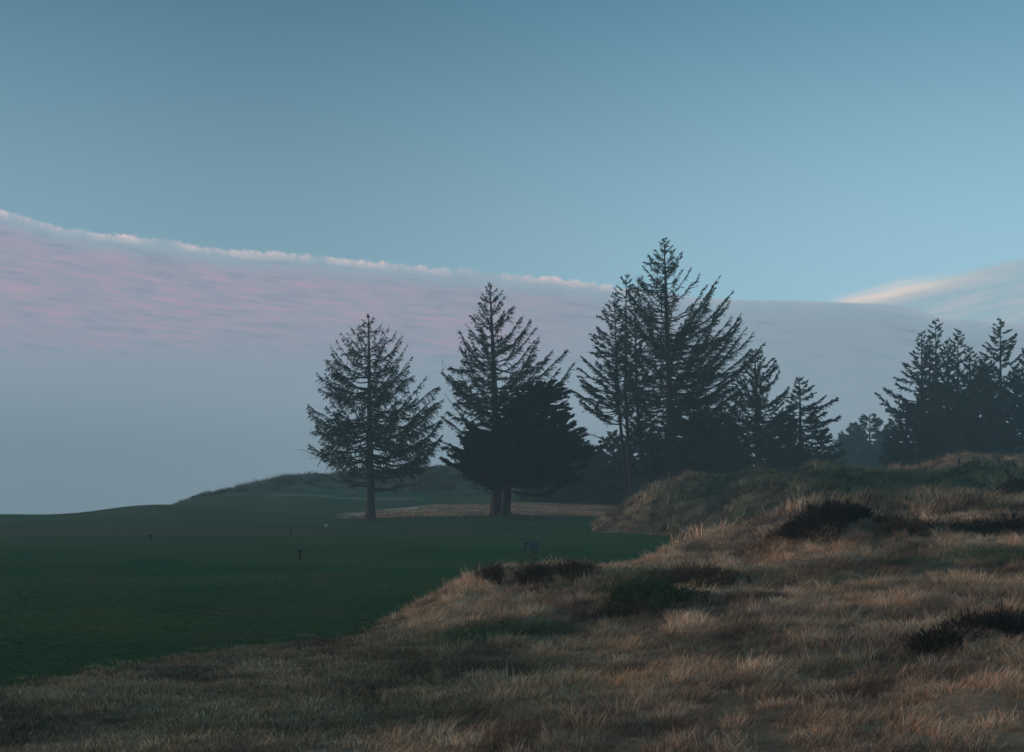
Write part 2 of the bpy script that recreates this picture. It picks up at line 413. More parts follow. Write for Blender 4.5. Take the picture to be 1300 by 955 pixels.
def dune_col(x, y):
    n1 = fbm(x, y, 2.2, 4); n2 = fbm(x + 31, y - 12, 0.8, 3); n3 = fbm(x - 60, y + 40, 7, 3); n4 = fbm(x + 90, y + 70, 1.6, 3)
    tan = np.array([0.68, 0.41, 0.25]); br = np.array([0.27, 0.165, 0.11]); grn = np.array([0.06, 0.105, 0.05]); gry = np.array([0.52, 0.38, 0.25])
    f = sst(0.5 + 0.9 * n1 + 0.5 * n2)
    t = np.zeros_like(x)
    for cx, cy, rx, ry, s in TAN: t = np.maximum(t, s * np.exp(-((x - cx) / rx) ** 2 - ((y - cy) / ry) ** 2))
    f = np.clip(f + 0.6 * t, 0, 1)
    c = br + (tan - br) * f[:, None]
    gm = sst((n4 - 0.05) / 0.4) * 0.55 * (1 - t)
    c = c + (gry - c) * gm[:, None]
    g = sst((n3 - 0.12) / 0.4) * 0.45 * sst((y - 18) / 30) * (1 - t)
    for cx, cy, rx, ry, s in GREEN:
        e = np.exp(-((x - cx) / rx) ** 2 - ((y - cy) / ry) ** 2); g = np.maximum(g, s * sst(e * 1.4 + n2 * 0.6))
    far = sst((y - 55) / 25); g = np.maximum(g, far * (1 - t) * (0.12 + 0.6 * sst(0.5 + 1.4 * fbm(x + 7, y, 5, 3))))
    # short flat rough towards the mown grass is greener
    lowr = sst((0.28 - Hh(x, y)) / 0.25) * (x < 3) * 0.55 * sst(0.7 + n1)
    g = np.maximum(g, lowr)
    c = c + (grn - c) * g[:, None]
    return np.clip(c * (1 + (0.25 * n2 + 0.35 * np.clip(n1, -1, 1))[:, None]), 0.01, 0.85)

# ------------------------------------------------------------------ ground sheet (mown grass, sandy strip, far slope)
def polar_grid(angs, rads, f, keep=None):
    A, Rr = np.meshgrid(angs, rads); x = np.sin(A) * Rr; y = np.cos(A) * Rr
    z = f(x.ravel(), y.ravel()); V = np.c_[x.ravel(), y.ravel(), z]
    n = len(angs); m = len(rads); i = np.arange(m - 1)[:, None] * n; j = np.arange(n - 1)[None, :]
    Q = np.stack([i + j, i + j + 1, i + n + j + 1, i + n + j], -1).reshape(-1, 4)
    return V, Q
angs = np.radians(np.concatenate([np.arange(-180, -40, 4.0), np.arange(-40, -24, 1.0), np.arange(-24, 24, 0.2), np.arange(24, 40, 1.0), np.arange(40, 180.1, 4.0)]))
rads = np.concatenate([np.geomspace(2.0, 260, 230), np.geomspace(270, 620, 14)])
V, Q = polar_grid(angs, rads, G)
ground = mesh_np('fairway', V, Q[:, ::-1], None, smooth=True); tag(ground, 'mown dark green fairway grass rolling away to low rise', kind='structure')

def ground_mat():
    m, N, b = new_mat('fairway_turf')
    g = N.n('ShaderNodeNewGeometry'); pos = g.outputs['Position']
    sp = N.n('ShaderNodeSeparateXYZ'); N.link(pos, sp.inputs[0]); x, y, z = sp.outputs
    mpn = N.n('ShaderNodeMapping'); mpn.inputs['Scale'].default_value = (1.0, 1.1, 1.0); N.link(pos, mpn.inputs[0])
    big = N.noise(mpn.outputs[0], 0.09, 4.0, 0.55); mid = N.noise(mpn.outputs[0], 0.30, 7.0, 0.68); fin = N.noise(pos, 9.0, 5.0, 0.7)
    c = N.mix(N.smooth(big, 0.38, 0.62), (0.022, 0.078, 0.025), (0.066, 0.100, 0.030))
    c = N.mix(N.math('MULTIPLY', N.smooth(mid, 0.44, 0.66), 0.8), c, (0.090, 0.082, 0.034))
    # worn brownish band across the far left
    wob = N.math('MULTIPLY', N.math('SUBTRACT', big, 0.5), 26.0)
    yy = N.math('ADD', y, wob)
    band = N.math('MULTIPLY', N.math('MULTIPLY', N.smooth(yy, 72.0, 78.0), N.smooth(yy, 90.0, 82.0)), N.smooth(x, 2.0, -6.0))
    c = N.mix(N.math('MULTIPLY', band, 0.55), c, (0.14, 0.085, 0.055))
    # longer greyer grass on the far slope
    far = N.smooth(y, 158.0, 176.0)
    fn = N.noise(pos, 0.35, 5.0, 0.65)
    c = N.mix(far, c, N.mix(N.smooth(fn, 0.4, 0.66), (0.035, 0.065, 0.04), (0.13, 0.15, 0.10)))
    # pale dry strip behind the lone trees, with a ragged outline
    e = N.math('MULTIPLY', N.math('SUBTRACT', N.noise(pos, 0.22, 4.0, 0.6), 0.5), 9.0)
    ys = N.math('ADD', y, e); xs = N.math('ADD', x, N.math('MULTIPLY', e, 0.6))
    ynear = N.smooth(x, -14.0, -2.0, 113.0, 117.0)
    st = N.math('MULTIPLY', N.math('MULTIPLY', N.smooth(N.math('SUBTRACT', ys, ynear), 0.0, 2.0), N.smooth(N.math('ADD', ys, N.smooth(x, -8.0, -14.0, 0.0, 22.0)), 152.0, 148.0)), N.smooth(xs, -15.0, -12.5))
    mp2 = N.n('ShaderNodeMapping'); mp2.inputs['Scale'].default_value = (0.15, 0.6, 1.0); N.link(pos, mp2.inputs[0])
    dry = N.mix(N.smooth(N.noise(mp2.outputs[0], 1.0, 5.0, 0.6), 0.35, 0.65), (0.34, 0.22, 0.14), (0.80, 0.45, 0.30))
    c = N.mix(st, c, dry)
    # thin pale streak on the slope behind the left tree
    st2 = N.math('MULTIPLY', N.math('MULTIPLY', N.smooth(ys, 157.0, 158.5), N.smooth(ys, 162.0, 160.5)), N.math('MULTIPLY', N.smooth(x, -30.0, -24.0), N.smooth(x, -8.0, -14.0)))
    c = N.mix(N.math('MULTIPLY', st2, 0.8), c, (0.22, 0.19, 0.13))
    sc = N.n('ShaderNodeVectorMath', operation='SCALE'); N.link(c, sc.inputs[0]); N.link(N.math('MULTIPLY_ADD', fin, 0.9, 0.55), sc.inputs['Scale'])
    N.link(sc.outputs[0], b.inputs['Base Color']); b.inputs['Roughness'].default_value = 0.9; b.inputs['Specular IOR Level'].default_value = 0.05
    bp = N.n('ShaderNodeBump'); bp.inputs['Strength'].default_value = 0.8; bp.inputs['Distance'].default_value = 0.04
    N.link(fin, bp.inputs['Height']); N.link(bp.outputs[0], b.inputs['Normal'])
    return m
ground.data.materials.append(ground_mat())

# ------------------------------------------------------------------ dune sheet
us = np.arange(-1.3, 1.5, 0.005); ys = np.geomspace(3.5, 125, 300)
U, YY = np.meshgrid(us, ys); X = U * (YY + 3); h = Hh(X.ravel(), YY.ravel())
Z = G(X.ravel(), YY.ravel()) + np.where(h > 0.0, h + 0.004, np.maximum(h, -0.25) - 0.004)
V = np.c_[X.ravel(), YY.ravel(), Z]; n = len(us); m = len(ys)
i = np.arange(m - 1)[:, None] * n; j = np.arange(n - 1)[None, :]
Q = np.stack([i + j, i + j + 1, i + n + j + 1, i + n + j], -1).reshape(-1, 4)
keep = (h[Q] > -0.06).any(1)
Q = Q[keep]; used = np.unique(Q); mp = np.full(len(V), -1); mp[used] = np.arange(len(used)); V = V[used]; Q = mp[Q]
dune = mesh_np('dune', V, Q, None, smooth=True); tag(dune, 'grassy dune hill with brown dry grass rising to right', kind='structure')
ca = dune.data.color_attributes.new('col', 'FLOAT_COLOR', 'POINT')
dcol = dune_col(V[:, 0], V[:, 1]) * 0.55
ca.data.foreach_set('color', np.c_[dcol, np.ones(len(V))].astype(np.float32).ravel())
md, N, b = new_mat('dune_turf')
at = N.n('ShaderNodeAttribute', attribute_name='col'); g = N.n('ShaderNodeNewGeometry'); f = N.noise(g.outputs['Position'], 14.0, 5.0, 0.7)
sc = N.n('ShaderNodeVectorMath', operation='SCALE'); N.link(at.outputs['Color'], sc.inputs[0]); N.link(N.math('MULTIPLY_ADD', f, 1.0, 0.5), sc.inputs['Scale'])
N.link(sc.outputs[0], b.inputs['Base Color']); b.inputs['Roughness'].default_value = 0.95; b.inputs['Specular IOR Level'].default_value = 0.05
bp = N.n('ShaderNodeBump'); bp.inputs['Strength'].default_value = 1.0; bp.inputs['Distance'].default_value = 0.05
N.link(f, bp.inputs['Height']); N.link(bp.outputs[0], b.inputs['Normal'])
dune.data.materials.append(md)

# ------------------------------------------------------------------ grass tufts (instanced ground cover)
def tuft(name, nb, hgt, spread, lean, width, seed, bend=0.6):
    r = np.random.default_rng(seed); segs = 3
    th = r.uniform(0, 2 * math.pi, nb); rr = spread * np.sqrt(r.uniform(0, 1, nb))
    base = np.c_[rr * np.cos(th), rr * np.sin(th), np.zeros(nb) - 0.02]
    hh = hgt * r.uniform(0.45, 1.0, nb)
    out = np.c_[np.cos(th), np.sin(th)] * r.uniform(0.05, 0.55, nb)[:, None] + np.array([lean, lean * 0.25]) + r.normal(0, 0.18, (nb, 2))
    fa = r.uniform(0, math.pi, nb); sd = np.c_[np.cos(fa), np.sin(fa), np.zeros(nb)]
    V = []; 
    for k in range(segs):
        t = k / segs
        p = base.copy(); p[:, :2] += out * (hh * (t ** 1.6) * bend * 1.3)[:, None]; p[:, 2] += hh * t * (1 - 0.25 * t)
        w = width * (1 - 0.5 * t)
        V += [p - sd * w / 2, p + sd * w / 2]
    tip = base.copy(); tip[:, :2] += out * (hh * bend * 1.3)[:, None]; tip[:, 2] += hh * 0.75
    V.append(tip); V = np.stack(V, 1)    # nb,7,3
    o = np.arange(nb)[:, None] * 7
    Q = np.concatenate([np.stack([o + 2 * k, o + 2 * k + 1, o + 2 * k + 3, o + 2 * k + 2], -1).reshape(-1, 4) for k in range(segs - 1)])
    T = np.concatenate([o + 4, o + 5, o + 6], -1)
    me = bpy.data.meshes.new(name)
    fl = [tuple(q) for q in Q] + [tuple(t) for t in T]
    me.from_pydata([tuple(v) for v in V.reshape(-1, 3)], [], fl); me.materials.append(M['blade'])
    return bpy.data.objects.new(name, me)
def proto_collection(name, specs):
    c = bpy.data.collections.new(name)
    for k, s in enumerate(specs): c.objects.link(tuft('%s_%02d' % (name, k), *s, seed=100 + k))
    return c
def scatter(name, x, y, z, rotz, scl, col, protos, label, cat, tilt=0.12):
    n = len(x)
    me = bpy.data.meshes.new(name); me.vertices.add(n); me.vertices.foreach_set('co', np.c_[x, y, z].astype(np.float32).ravel())
    a = me.attributes.new('rot', 'FLOAT_VECTOR', 'POINT'); a.data.foreach_set('vector', np.c_[rng.normal(0, tilt, n), rng.normal(0, tilt, n), rotz].astype(np.float32).ravel())
    a = me.attributes.new('scl', 'FLOAT', 'POINT'); a.data.foreach_set('value', scl.astype(np.float32))
    a = me.attributes.new('idx', 'INT', 'POINT'); a.data.foreach_set('value', rng.integers(0, len(protos.objects), n).astype(np.int32))
    a = me.attributes.new('tcol', 'FLOAT_COLOR', 'POINT'); a.data.foreach_set('color', np.c_[col, np.ones(n)].astype(np.float32).ravel())
    o = bpy.data.objects.new(name, me); COL.objects.link(o); tag(o, label, cat, kind='stuff')
    ng = bpy.data.node_groups.new(name + '_nodes', 'GeometryNodeTree')
    ng.interface.new_socket('Geometry', in_out='INPUT', socket_type='NodeSocketGeometry'); ng.interface.new_socket('Geometry', in_out='OUTPUT', socket_type='NodeSocketGeometry')
    gi = ng.nodes.new('NodeGroupInput'); go = ng.nodes.new('NodeGroupOutput')
    ip = ng.nodes.new('GeometryNodeInstanceOnPoints'); ci = ng.nodes.new('GeometryNodeCollectionInfo')
    ci.inputs['Collection'].default_value = protos; ci.inputs['Separate Children'].default_value = True; ci.inputs['Reset Children'].default_value = True
    def na(nm, ty):
        nd = ng.nodes.new('GeometryNodeInputNamedAttribute'); nd.data_type = ty; nd.inputs['Name'].default_value = nm; return nd.outputs['Attribute']
    e2r = ng.nodes.new('FunctionNodeEulerToRotation'); L = ng.links.new
    L(na('rot', 'FLOAT_VECTOR'), e2r.inputs[0]); L(e2r.outputs[0], ip.inputs['Rotation']); L(na('scl', 'FLOAT'), ip.inputs['Scale']); L(na('idx', 'INT'), ip.inputs['Instance Index'])
    ip.inputs['Pick Instance'].default_value = True
    L(ci.outputs[0], ip.inputs['Instance']); L(gi.outputs[0], ip.inputs['Points']); L(ip.outputs[0], go.inputs[0])
    md_ = o.modifiers.new('tufts', 'NODES'); md_.node_group = ng
    return o
dry_c = proto_collection('dry_tuft', [(46, 0.19, 0.15, 0.65, 0.0062), (42, 0.22, 0.14, 0.8, 0.0062), (50, 0.15, 0.17, 0.5, 0.0065), (34, 0.30, 0.12, 0.6, 0.0058), (46, 0.14, 0.17, 0.9, 0.0065), (40, 0.17, 0.16, -0.3, 0.0062)])
low_c = proto_collection('low_tuft', [(40, 0.10, 0.17, 0.5, 0.009), (40, 0.085, 0.18, 0.3, 0.009), (36, 0.12, 0.16, 0.7, 0.009)])
tall_c = proto_collection('tall_tuft', [(46, 0.75, 0.32, 0.5, 0.022), (42, 0.6, 0.34, 0.7, 0.022), (50, 0.5, 0.38, 0.6, 0.024), (36, 0.9, 0.28, 0.4, 0.02)])

def sample(n, ymin, ymax, umin, umax, power=1.0):
    y = np.exp(rng.uniform(math.log(ymin), math.log(ymax), n)) if power == 1.0 else (rng.uniform(ymin ** power, ymax ** power, n)) ** (1 / power)
    return rng.uniform(umin, umax, n) * (y + 1.5), y
# near dune: dry wind-combed grass
x, y = sample(78000, 7.5, 44, -0.50, 0.56, 1.45); h = Hh(x, y)
k = (h > 0.16 + 0.06 * rng.normal(size=len(x))) & (x / y > -0.085 + 0.03 * rng.normal(size=len(x)) + 0.0035 * (20 - y)); x, y, h = x[k], y[k], h[k]
clump = sst(0.5 + 1.3 * fbm(x, y, 0.6, 2) + .6 * fbm(x + 5, y, 2.5, 2))
scl = (0.72 + 0.28 * sst((y - 8) / 9)) * (0.36 + 0.72 * clump) * rng.uniform(0.7, 1.2, len(x)) * (0.85 + 0.010 * y)
rot = 0.35 + 1.8 * fbm(x, y, 1.6, 3) + rng.normal(0, 0.8, len(x))
col = dune_col(x, y) * (0.75 + 0.6 * clump[:, None]) * rng.uniform(0.7, 1.3, len(x))[:, None]
scatter('dry_grass', x, y, S(x, y), rot, scl, col, dry_c, 'long brown wind-combed dry grass covering the near dune', 'dry grass')
# short rough at the dune's foot
x, y = sample(30000, 8, 34, -0.52, 0.40, 1.4); h = Hh(x, y)
k = (h > 0.0 + rng.exponential(0.012, len(x)) - 0.05 * (rng.uniform(0, 1, len(x)) < 0.18)) & ((h < 0.30 + 0.05 * rng.normal(size=len(x))) | (x / y < -0.06 + 0.02 * rng.normal(size=len(x)))) ; x, y = x[k], y[k]
scatter('rough_grass', x, y, S(x, y), rng.uniform(0, 6.28, len(x)), rng.uniform(0.55, 1.15, len(x)), dune_col(x, y) * rng.uniform(0.7, 1.35, len(x))[:, None], low_c, 'short brownish rough grass between dune and mown fairway', 'rough grass')
# mown turf: very short blades on the near part of the fairway
y = np.exp(rng.uniform(math.log(17), math.log(80), 60000)); x = rng.uniform(-0.45, 0.14, 60000) * (y + 2); h = Hh(x, y)
k = (h < 0.0) & (rng.uniform(0, 1, 60000) > sst((y - 30) / 46)); x, y = x[k], y[k]; f = sst(0.5 + 1.3 * fbm(x, y, 3.5, 4)); f2 = sst(0.45 + 1.2 * fbm(x + 40, y - 9, 9, 3))
col = np.array([0.024, 0.080, 0.027]) + f[:, None] * np.array([0.040, 0.028, 0.008]) * (0.4 + f2[:, None])
scatter('mown_grass', x, y, G(x, y) - 0.004, rng.uniform(0, 6.28, len(x)), rng.uniform(0.28, 0.5, len(x)) * (1 - 0.55 * sst((y - 28) / 45)), col * 1.25 * rng.uniform(0.7, 1.3, len(x))[:, None], low_c, 'short mown green blades on the near fairway', 'mown grass')
# far dune: taller marram clumps
x, y = sample(26000, 42, 116, -0.06, 0.52, 1.4); h = Hh(x, y)
k = h > 0.12 + 0.05 * rng.normal(size=len(x)); x, y, h = x[k], y[k], h[k]
hz = sst(0.4 + 1.3 * fbm(x, y, 3.5, 3)); pxx, pyy = pix(x, y, S(x, y))
smoothr = np.zeros(len(x))
for cx, cy, rx, ry, s in TAN[:2]: smoothr = np.maximum(smoothr, np.exp(-((x - cx) / rx) ** 2 - ((y - cy) / ry) ** 2))
scl = (0.35 + 0.85 * hz) * rng.uniform(0.6, 1.2, len(x)) * (1 - 0.5 * smoothr)
scatter('marram_grass', x, y, S(x, y), 0.3 + rng.normal(0, 0.8, len(x)), scl, dune_col(x, y) * (rng.uniform(0.4, 1.5, len(x)) * (0.65 + 0.8 * hz))[:, None], tall_c, 'tall grey-green marram grass on the farther dune behind', 'marram grass')
# distant slope
x = rng.uniform(-60, 45, 26000); y = rng.uniform(160, 215, 26000); n1 = fbm(x, y, 7, 4)
zz = G(x, y); pxx, pyy = pix(x, y, zz)
k = (n1 + 0.9 * sst((y - 165) / 25) > 0.35) & (pxx > 205); x, y, n1, zz = x[k], y[k], n1[k], zz[k]
c0 = np.array([0.04, 0.07, 0.045]); c1 = np.array([0.26, 0.27, 0.20]); f = sst(0.4 + 1.2 * fbm(x, y, 4, 3))
xs_ = x; 
scatter('slope_grass', x, y, zz, rng.uniform(0, 6.28, len(x)), rng.uniform(0.7, 1.9, len(x)) * (0.7 + 0.5 * sst(0.5 + n1)) * (0.25 + 0.75 * sst((pxx[k] - 215) / 140)), (c0 + (c1 - c0) * f[:, None]) * rng.uniform(0.7, 1.3, len(x))[:, None], tall_c, 'rough grey-green grass on the distant hill at left', 'slope grass')

x = rng.uniform(-17, 28, 9000); y = rng.uniform(112, 151, 9000); e = fbm(x, y, 4, 3) * 3
kk = (y + e > np.where(x > -4, 116.5, 114)) & (y + e < 150) & (x + e * .6 > -13) & ((x > -9) | (y < 130)); x, y = x[kk], y[kk]
f = sst(0.5 + 1.2 * fbm(x * 0.35, y, 2.0, 3)); c0 = np.array([0.30, 0.20, 0.12]); c1 = np.array([0.80, 0.47, 0.31])
scatter('straw_grass', x, y, G(x, y), rng.uniform(0, 6.28, len(x)), rng.uniform(0.2, 0.42, len(x)), (c0 + (c1 - c0) * f[:, None]) * rng.uniform(0.75, 1.2, len(x))[:, None], tall_c, 'pale straw-coloured dry grass strip behind the lone trees', 'straw grass')

# ------------------------------------------------------------------ trees
def conifer(name, label, base, top, env, Y, group, mid=None, n_limbs=110, low_py=600, slope=(1.1, 0.6, 0.15), tipup=1.5, dens=1.0, droop=0.55,
            mat='needles', bark='bark', r0=0.28, card=(0.24, 0.058), spread=1.0, dead=(), jitter=0.16, sj=0.13, cat='spruce tree', base_py=None, sparse_in=0.25, dY=1.0, flat=1.0, right=1.0, bare=0.0, lobes=0.5):
    bx = P(base, 600, Y)[0]; bz = S(bx, Y)[0] if base_py is None else P(base, base_py, Y)[2]
    root = empty(name, (bx, Y, bz), label, cat, group)
    B = np.array([bx, Y, bz]); Tp = P(top[0], top[1], Y); H = Tp[2] - bz
    ctrl = [(0.0, B[0])] + [((P(m_[0], m_[1], Y)[2] - bz) / H, P(m_[0], m_[1], Y)[0]) for m_ in (mid or [])] + [(1.0, Tp[0])]
    ctrl.sort(); cf = np.array([c[0] for c in ctrl]); cxs = np.array([c[1] for c in ctrl])
    fr = np.linspace(0, 1, 26); wob = (rng.normal(0, 0.03, 26)).cumsum() * 0.35; wob[0] = 0
    tx = np.interp(fr, cf, cxs) + wob * (1 - fr) ; tz = bz - 0.15 + (H + 0.15) * fr
    tpts = np.c_[tx, np.full(26, Y) + wob[::-1] * 0.4 * fr, tz]
    rad = r0 * ((1 - fr) ** 0.85) + 0.015 + r0 * 0.55 * np.exp(-fr * 32)
    tr = Tubes(); tr.add(tpts, rad, 10); tr.build('trunk', M[bark], root)
    def trunk_at(z):
        f = np.clip((z - tz[0]) / (tz[-1] - tz[0]), 0, 1); return np.array([np.interp(f, fr, tpts[:, 0]), np.interp(f, fr, tpts[:, 1]), z]), np.interp(f, fr, rad)
    s = Y / F
    ez = np.array([P(top[0], e[0], Y)[2] for e in env][::-1]); eL = np.array([e[1] for e in env][::-1]) * s; eR = np.array([e[2] for e in env][::-1]) * s
    zlow = P(top[0], low_py, Y)[2]
    br = Tubes(); br.add(tpts[3:], rad[3:] * 0.5, 5, cap=False); cp, cd, cl, cw = [], [], [], []
    def put(p, d, l, w): cp.append(p); cd.append(d); cl.append(l); cw.append(w)
    az0 = random.random() * 6.28; nz0 = random.random() * 80
    for i in range(n_limbs):
        q = (i + random.random()) / n_limbs
        zt = Tp[2] - (Tp[2] - zlow) * (q ** 0.92)
        fr_t = (Tp[2] - zt) / (Tp[2] - zlow)
        az = az0 + i * 2.399963 + random.gauss(0, 0.25)
        L = np.interp(zt, ez, eL); Rr = np.interp(zt, ez, eR); c = math.cos(az)
        r = ((L + Rr) / 2 + (Rr - L) / 2 * c) * (1.0 - abs(random.gauss(0, jitter)) * 0.8)
        lob = float(fbm(np.array([zt / 1.7 + nz0]), np.array([az * 1.1 + nz0 * 0.7]), 1.0, 2)[0])
        if lob < -0.22 and fr_t > 0.12 and random.random() < lobes * 1.4: continue
        r = max(r * (1.08 + lobes * 0.55 * lob), 0.10)
        sl = np.interp(fr_t, (0, 0.45, 1), slope) * (1 + (right - 1) * max(c, 0)) + random.gauss(0, sj)
        rise = r * sl
        za = min(zt - rise, Tp[2] - 0.15)
        if za < zlow - 1.2 and sl > 0: za = zlow - 1.2 + random.random()
        za = max(za, bz + 0.6)
        A, ra = trunk_at(za); dirh = np.array([c, math.sin(az) * dY, 0])
        nseg = max(4, min(10, int(r / 0.45) + 3)); t = np.linspace(0, 1, nseg)
        side = np.array([-dirh[1], dirh[0], 0]) * random.gauss(0, 0.08) * r
        pts = A[None] + dirh[None] * (r * t)[:, None] + side[None] * (t ** 2)[:, None]
        pts[:, 2] += (zt - za) * (t ** tipup if sl < 0.9 else t) - 0.10 * r * np.sin(math.pi * t) * (0.3 + fr_t)
        pts[1:-1] += rng.normal(0, 0.03 * r ** 0.5, (nseg - 2, 3))
        rl = min(ra * 0.5, 0.016 + 0.013 * r)
        br.add(pts, rl * (1 - 0.85 * t) + 0.004, 4)
        # branchlets
        nb = int((3 + r * 10.5) * dens)
        tt = np.sort(random.choices([0], k=0) or rng.uniform(0, 1, nb) ** (0.75)); tt = np.clip(tt, 0, 1); lo_ = (sparse_in + bare * fr_t) * random.uniform(0.4, 1.1) * min(1, r / 2); tt = lo_ + tt * (1 - lo_)
        for tb in tt:
            pb = np.array([np.interp(tb, t, pts[:, k_]) for k_ in range(3)])
            tg = np.array([np.interp(min(1, tb + .1), t, pts[:, k_]) - np.interp(max(0, tb - .1), t, pts[:, k_]) for k_ in range(3)]); tg /= np.linalg.norm(tg) + 1e-9
            sd = np.cross(tg, [0, 0, 1.0]); sd /= np.linalg.norm(sd) + 1e-9
            sg = random.choice((-1, 1))
            bl = (0.10 + 0.34 * r * (1 - tb) ** 0.7 * (0.4 + tb)) * random.uniform(0.6, 1.25) * spread
            bl = min(bl, 1.35 * spread)
            d = tg * random.uniform(0.45, 1.0) + sd * sg * random.uniform(0.4, 1.0) * (0.35 + 0.65 * (1 - tb)) + np.array([0, 0, random.gauss(0.02, 0.18 * flat)])
            d /= np.linalg.norm(d)
            ns = max(2, int(bl / (card[0] * 0.55)) + 1)
            q_ = (np.arange(ns) / ns)
            pp = pb[None] + d[None] * (bl * q_)[:, None]; pp[:, 2] -= droop * bl * q_ ** 2 * 0.7
            for k_ in range(ns):
                dd = d + np.array([0, 0, -droop * q_[k_] * 1.2])
                put(pp[k_], dd + rng.normal(0, 0.18, 3) * np.array([1, 1, flat]), card[0] * random.uniform(0.7, 1.3), card[1] * random.uniform(0.7, 1.4))
                if random.random() < 0.6 * dens:
                    put(pp[k_], dd * 0.6 + sd * random.choice((-1, 1)) * 0.6 + rng.normal(0, 0.25, 3) + np.array([0, 0, -droop * random.uniform(0, 1.3)]), card[0] * random.uniform(0.5, 1.0), card[1] * random.uniform(0.7, 1.2))
        put(pts[-1], pts[-1] - pts[-2], card[0], card[1]); 
    for (ppx, ppy, tpx, tpy) in dead:      # named bare or sparse limbs, in the picture's plane
        a = P(ppx, ppy, Y); e_ = P(tpx, tpy, Y - random.uniform(-1, 1)); a, ra = trunk_at(a[2]); t = np.linspace(0, 1, 7)
        pts = a[None] * (1 - t)[:, None] + e_[None] * t[:, None]; pts[:, 2] -= np.sin(math.pi * t) * 0.06 * np.linalg.norm(e_ - a); pts[1:-1] += rng.normal(0, 0.05, (5, 3)); br_all = br; br = Tubes()
        br.add(pts, 0.055 * (1 - 0.85 * t) + 0.006, 4)
        for k_ in range(26):
            tb = random.uniform(0.3, 1); pb = np.array([np.interp(tb, t, pts[:, j_]) for j_ in range(3)])
            dd = rng.normal(0, 0.6, 3) + norm(e_ - a) * 0.7
            ln = random.uniform(0.2, 0.7); br.add([pb, pb + dd * ln * 0.5, pb + dd * ln], [0.012, 0.009, 0.004], 3, cap=False)
            if random.random() < 0.45:
                for _ in range(3): put(pb + dd * ln * random.random(), dd + np.array([0, 0, -0.4]), card[0] * 0.8, card[1])
        br.build('dead_limb', M[bark], root); br = br_all
    # leader
    lead = P(top[0], top[1], Y)
    for k_ in range(16):
        put(lead - np.array([0, 0, 0.08 * k_]), np.array([random.gauss(0, .5), random.gauss(0, .5), 0.6]), 0.10 + 0.012 * k_, card[1] * 0.8)
    br.build('branches', M[bark], root)
    V, Q = cards(np.array(cp), np.array(cd), np.array(cl), np.array(cw))
    mesh_np('crown', V, Q, M[mat], root)
    return root, len(Q)

tot = 0
def T(*a, **k):
    global tot
    r, n = conifer(*a, **k); tot += n; return r
GA = 'conifers standing on the golf course'
T('spruce_tree', 'lone open spruce at far left with straight trunk and long drooping lower limbs', 471, (468, 399),
  [(400, 1, 1), (408, 12, 14), (416, 26, 28), (430, 36, 42), (440, 46, 52), (455, 50, 54), (470, 58, 62), (490, 64, 84), (515, 72, 86), (540, 68, 92), (565, 76, 84), (580, 60, 74), (600, 40, 56)], 108, GA,
  n_limbs=165, low_py=598, slope=(0.85, 0.38, 0.0), bare=0.25, tipup=2.0, sj=0.18, dens=1.0, droop=1.0, r0=0.34, dead=((471, 588, 383, 571), (471, 612, 400, 600), (471, 620, 545, 608), (471, 624, 520, 614), (471, 606, 560, 590)))
T('spruce_tree', 'tall ragged spruce with grey trunk rising behind the dark bushy pine', 630, (622, 360),
  [(362, 2, 2), (372, 10, 16), (385, 14, 20), (392, 32, 30), (402, 24, 50), (415, 44, 58), (430, 36, 60), (440, 40, 78), (456, 54, 94), (468, 62, 88), (500, 52, 62), (530, 60, 52), (560, 70, 60), (592, 66, 50)], 112, GA,
  mid=[(628, 500)], n_limbs=195, low_py=592, slope=(0.8, 0.45, 0.05), bare=0.2, tipup=1.7, right=1.3, sj=0.2, dens=1.2, lobes=0.55, droop=0.6, r0=0.44, jitter=0.28, dead=((628, 540, 560, 470), (628, 575, 565, 500), (630, 628, 603, 618)))
T('pine_tree', 'dark dense bushy pine leaning right in front of the grey trunk', 641, (697, 484),
  [(484, 10, 12), (490, 28, 26), (500, 36, 34), (512, 44, 36), (520, 48, 40), (535, 58, 58), (550, 70, 80), (568, 84, 92), (590, 74, 92), (606, 52, 88)], 110, GA,
  mid=[(645, 610), (652, 585), (672, 540)], n_limbs=230, low_py=606, slope=(0.12, 0.10, 0.0), lobes=0.55, tipup=1.1, dens=2.6, droop=0.05, flat=0.4, jitter=0.22, mat='needles_dark', bark='bark_dark', r0=0.38, card=(0.30, 0.085), spread=1.2, sparse_in=0.1, cat='pine tree',
  dead=((650, 600, 730, 622), (650, 606, 756, 612)))
GB = 'thin trunks in the middle cluster'
T('spruce_tree', 'leftmost thin spruce of the middle cluster with flat shelves of foliage to left', 799, (780, 381),
  [(381, 4, 4), (390, 16, 8), (396, 25, 12), (412, 26, 14), (430, 33, 16), (445, 32, 18), (457, 38, 18), (470, 56, 18), (490, 52, 18), (508, 52, 16), (526, 36, 14)], 124, GB,
  mid=[(785, 500), (783, 450)], n_limbs=135, low_py=528, slope=(0.6, 0.35, 0.25), bare=0.3, lobes=0.8, tipup=1.2, dens=1.35, bark='bark_dark', droop=0.25, r0=0.2, card=(0.26, 0.065), dead=((797, 585, 748, 592), (797, 604, 745, 622), (798, 560, 740, 548)))
T('spruce_tree', 'middle thin spruce of the cluster with narrow crown beside the tallest tree', 803, (795, 349),
  [(350, 3, 3), (362, 11, 9), (375, 16, 12), (392, 15, 16), (420, 16, 20), (460, 18, 22), (520, 30, 18)], 122, GB,
  mid=[(794, 500)], n_limbs=115, low_py=520, slope=(0.6, 0.4, 0.3), lobes=0.7, dens=1.3, bark='bark_dark', droop=0.25, r0=0.22, card=(0.26, 0.065), dead=((802, 600, 770, 596), (802, 590, 835, 583)))
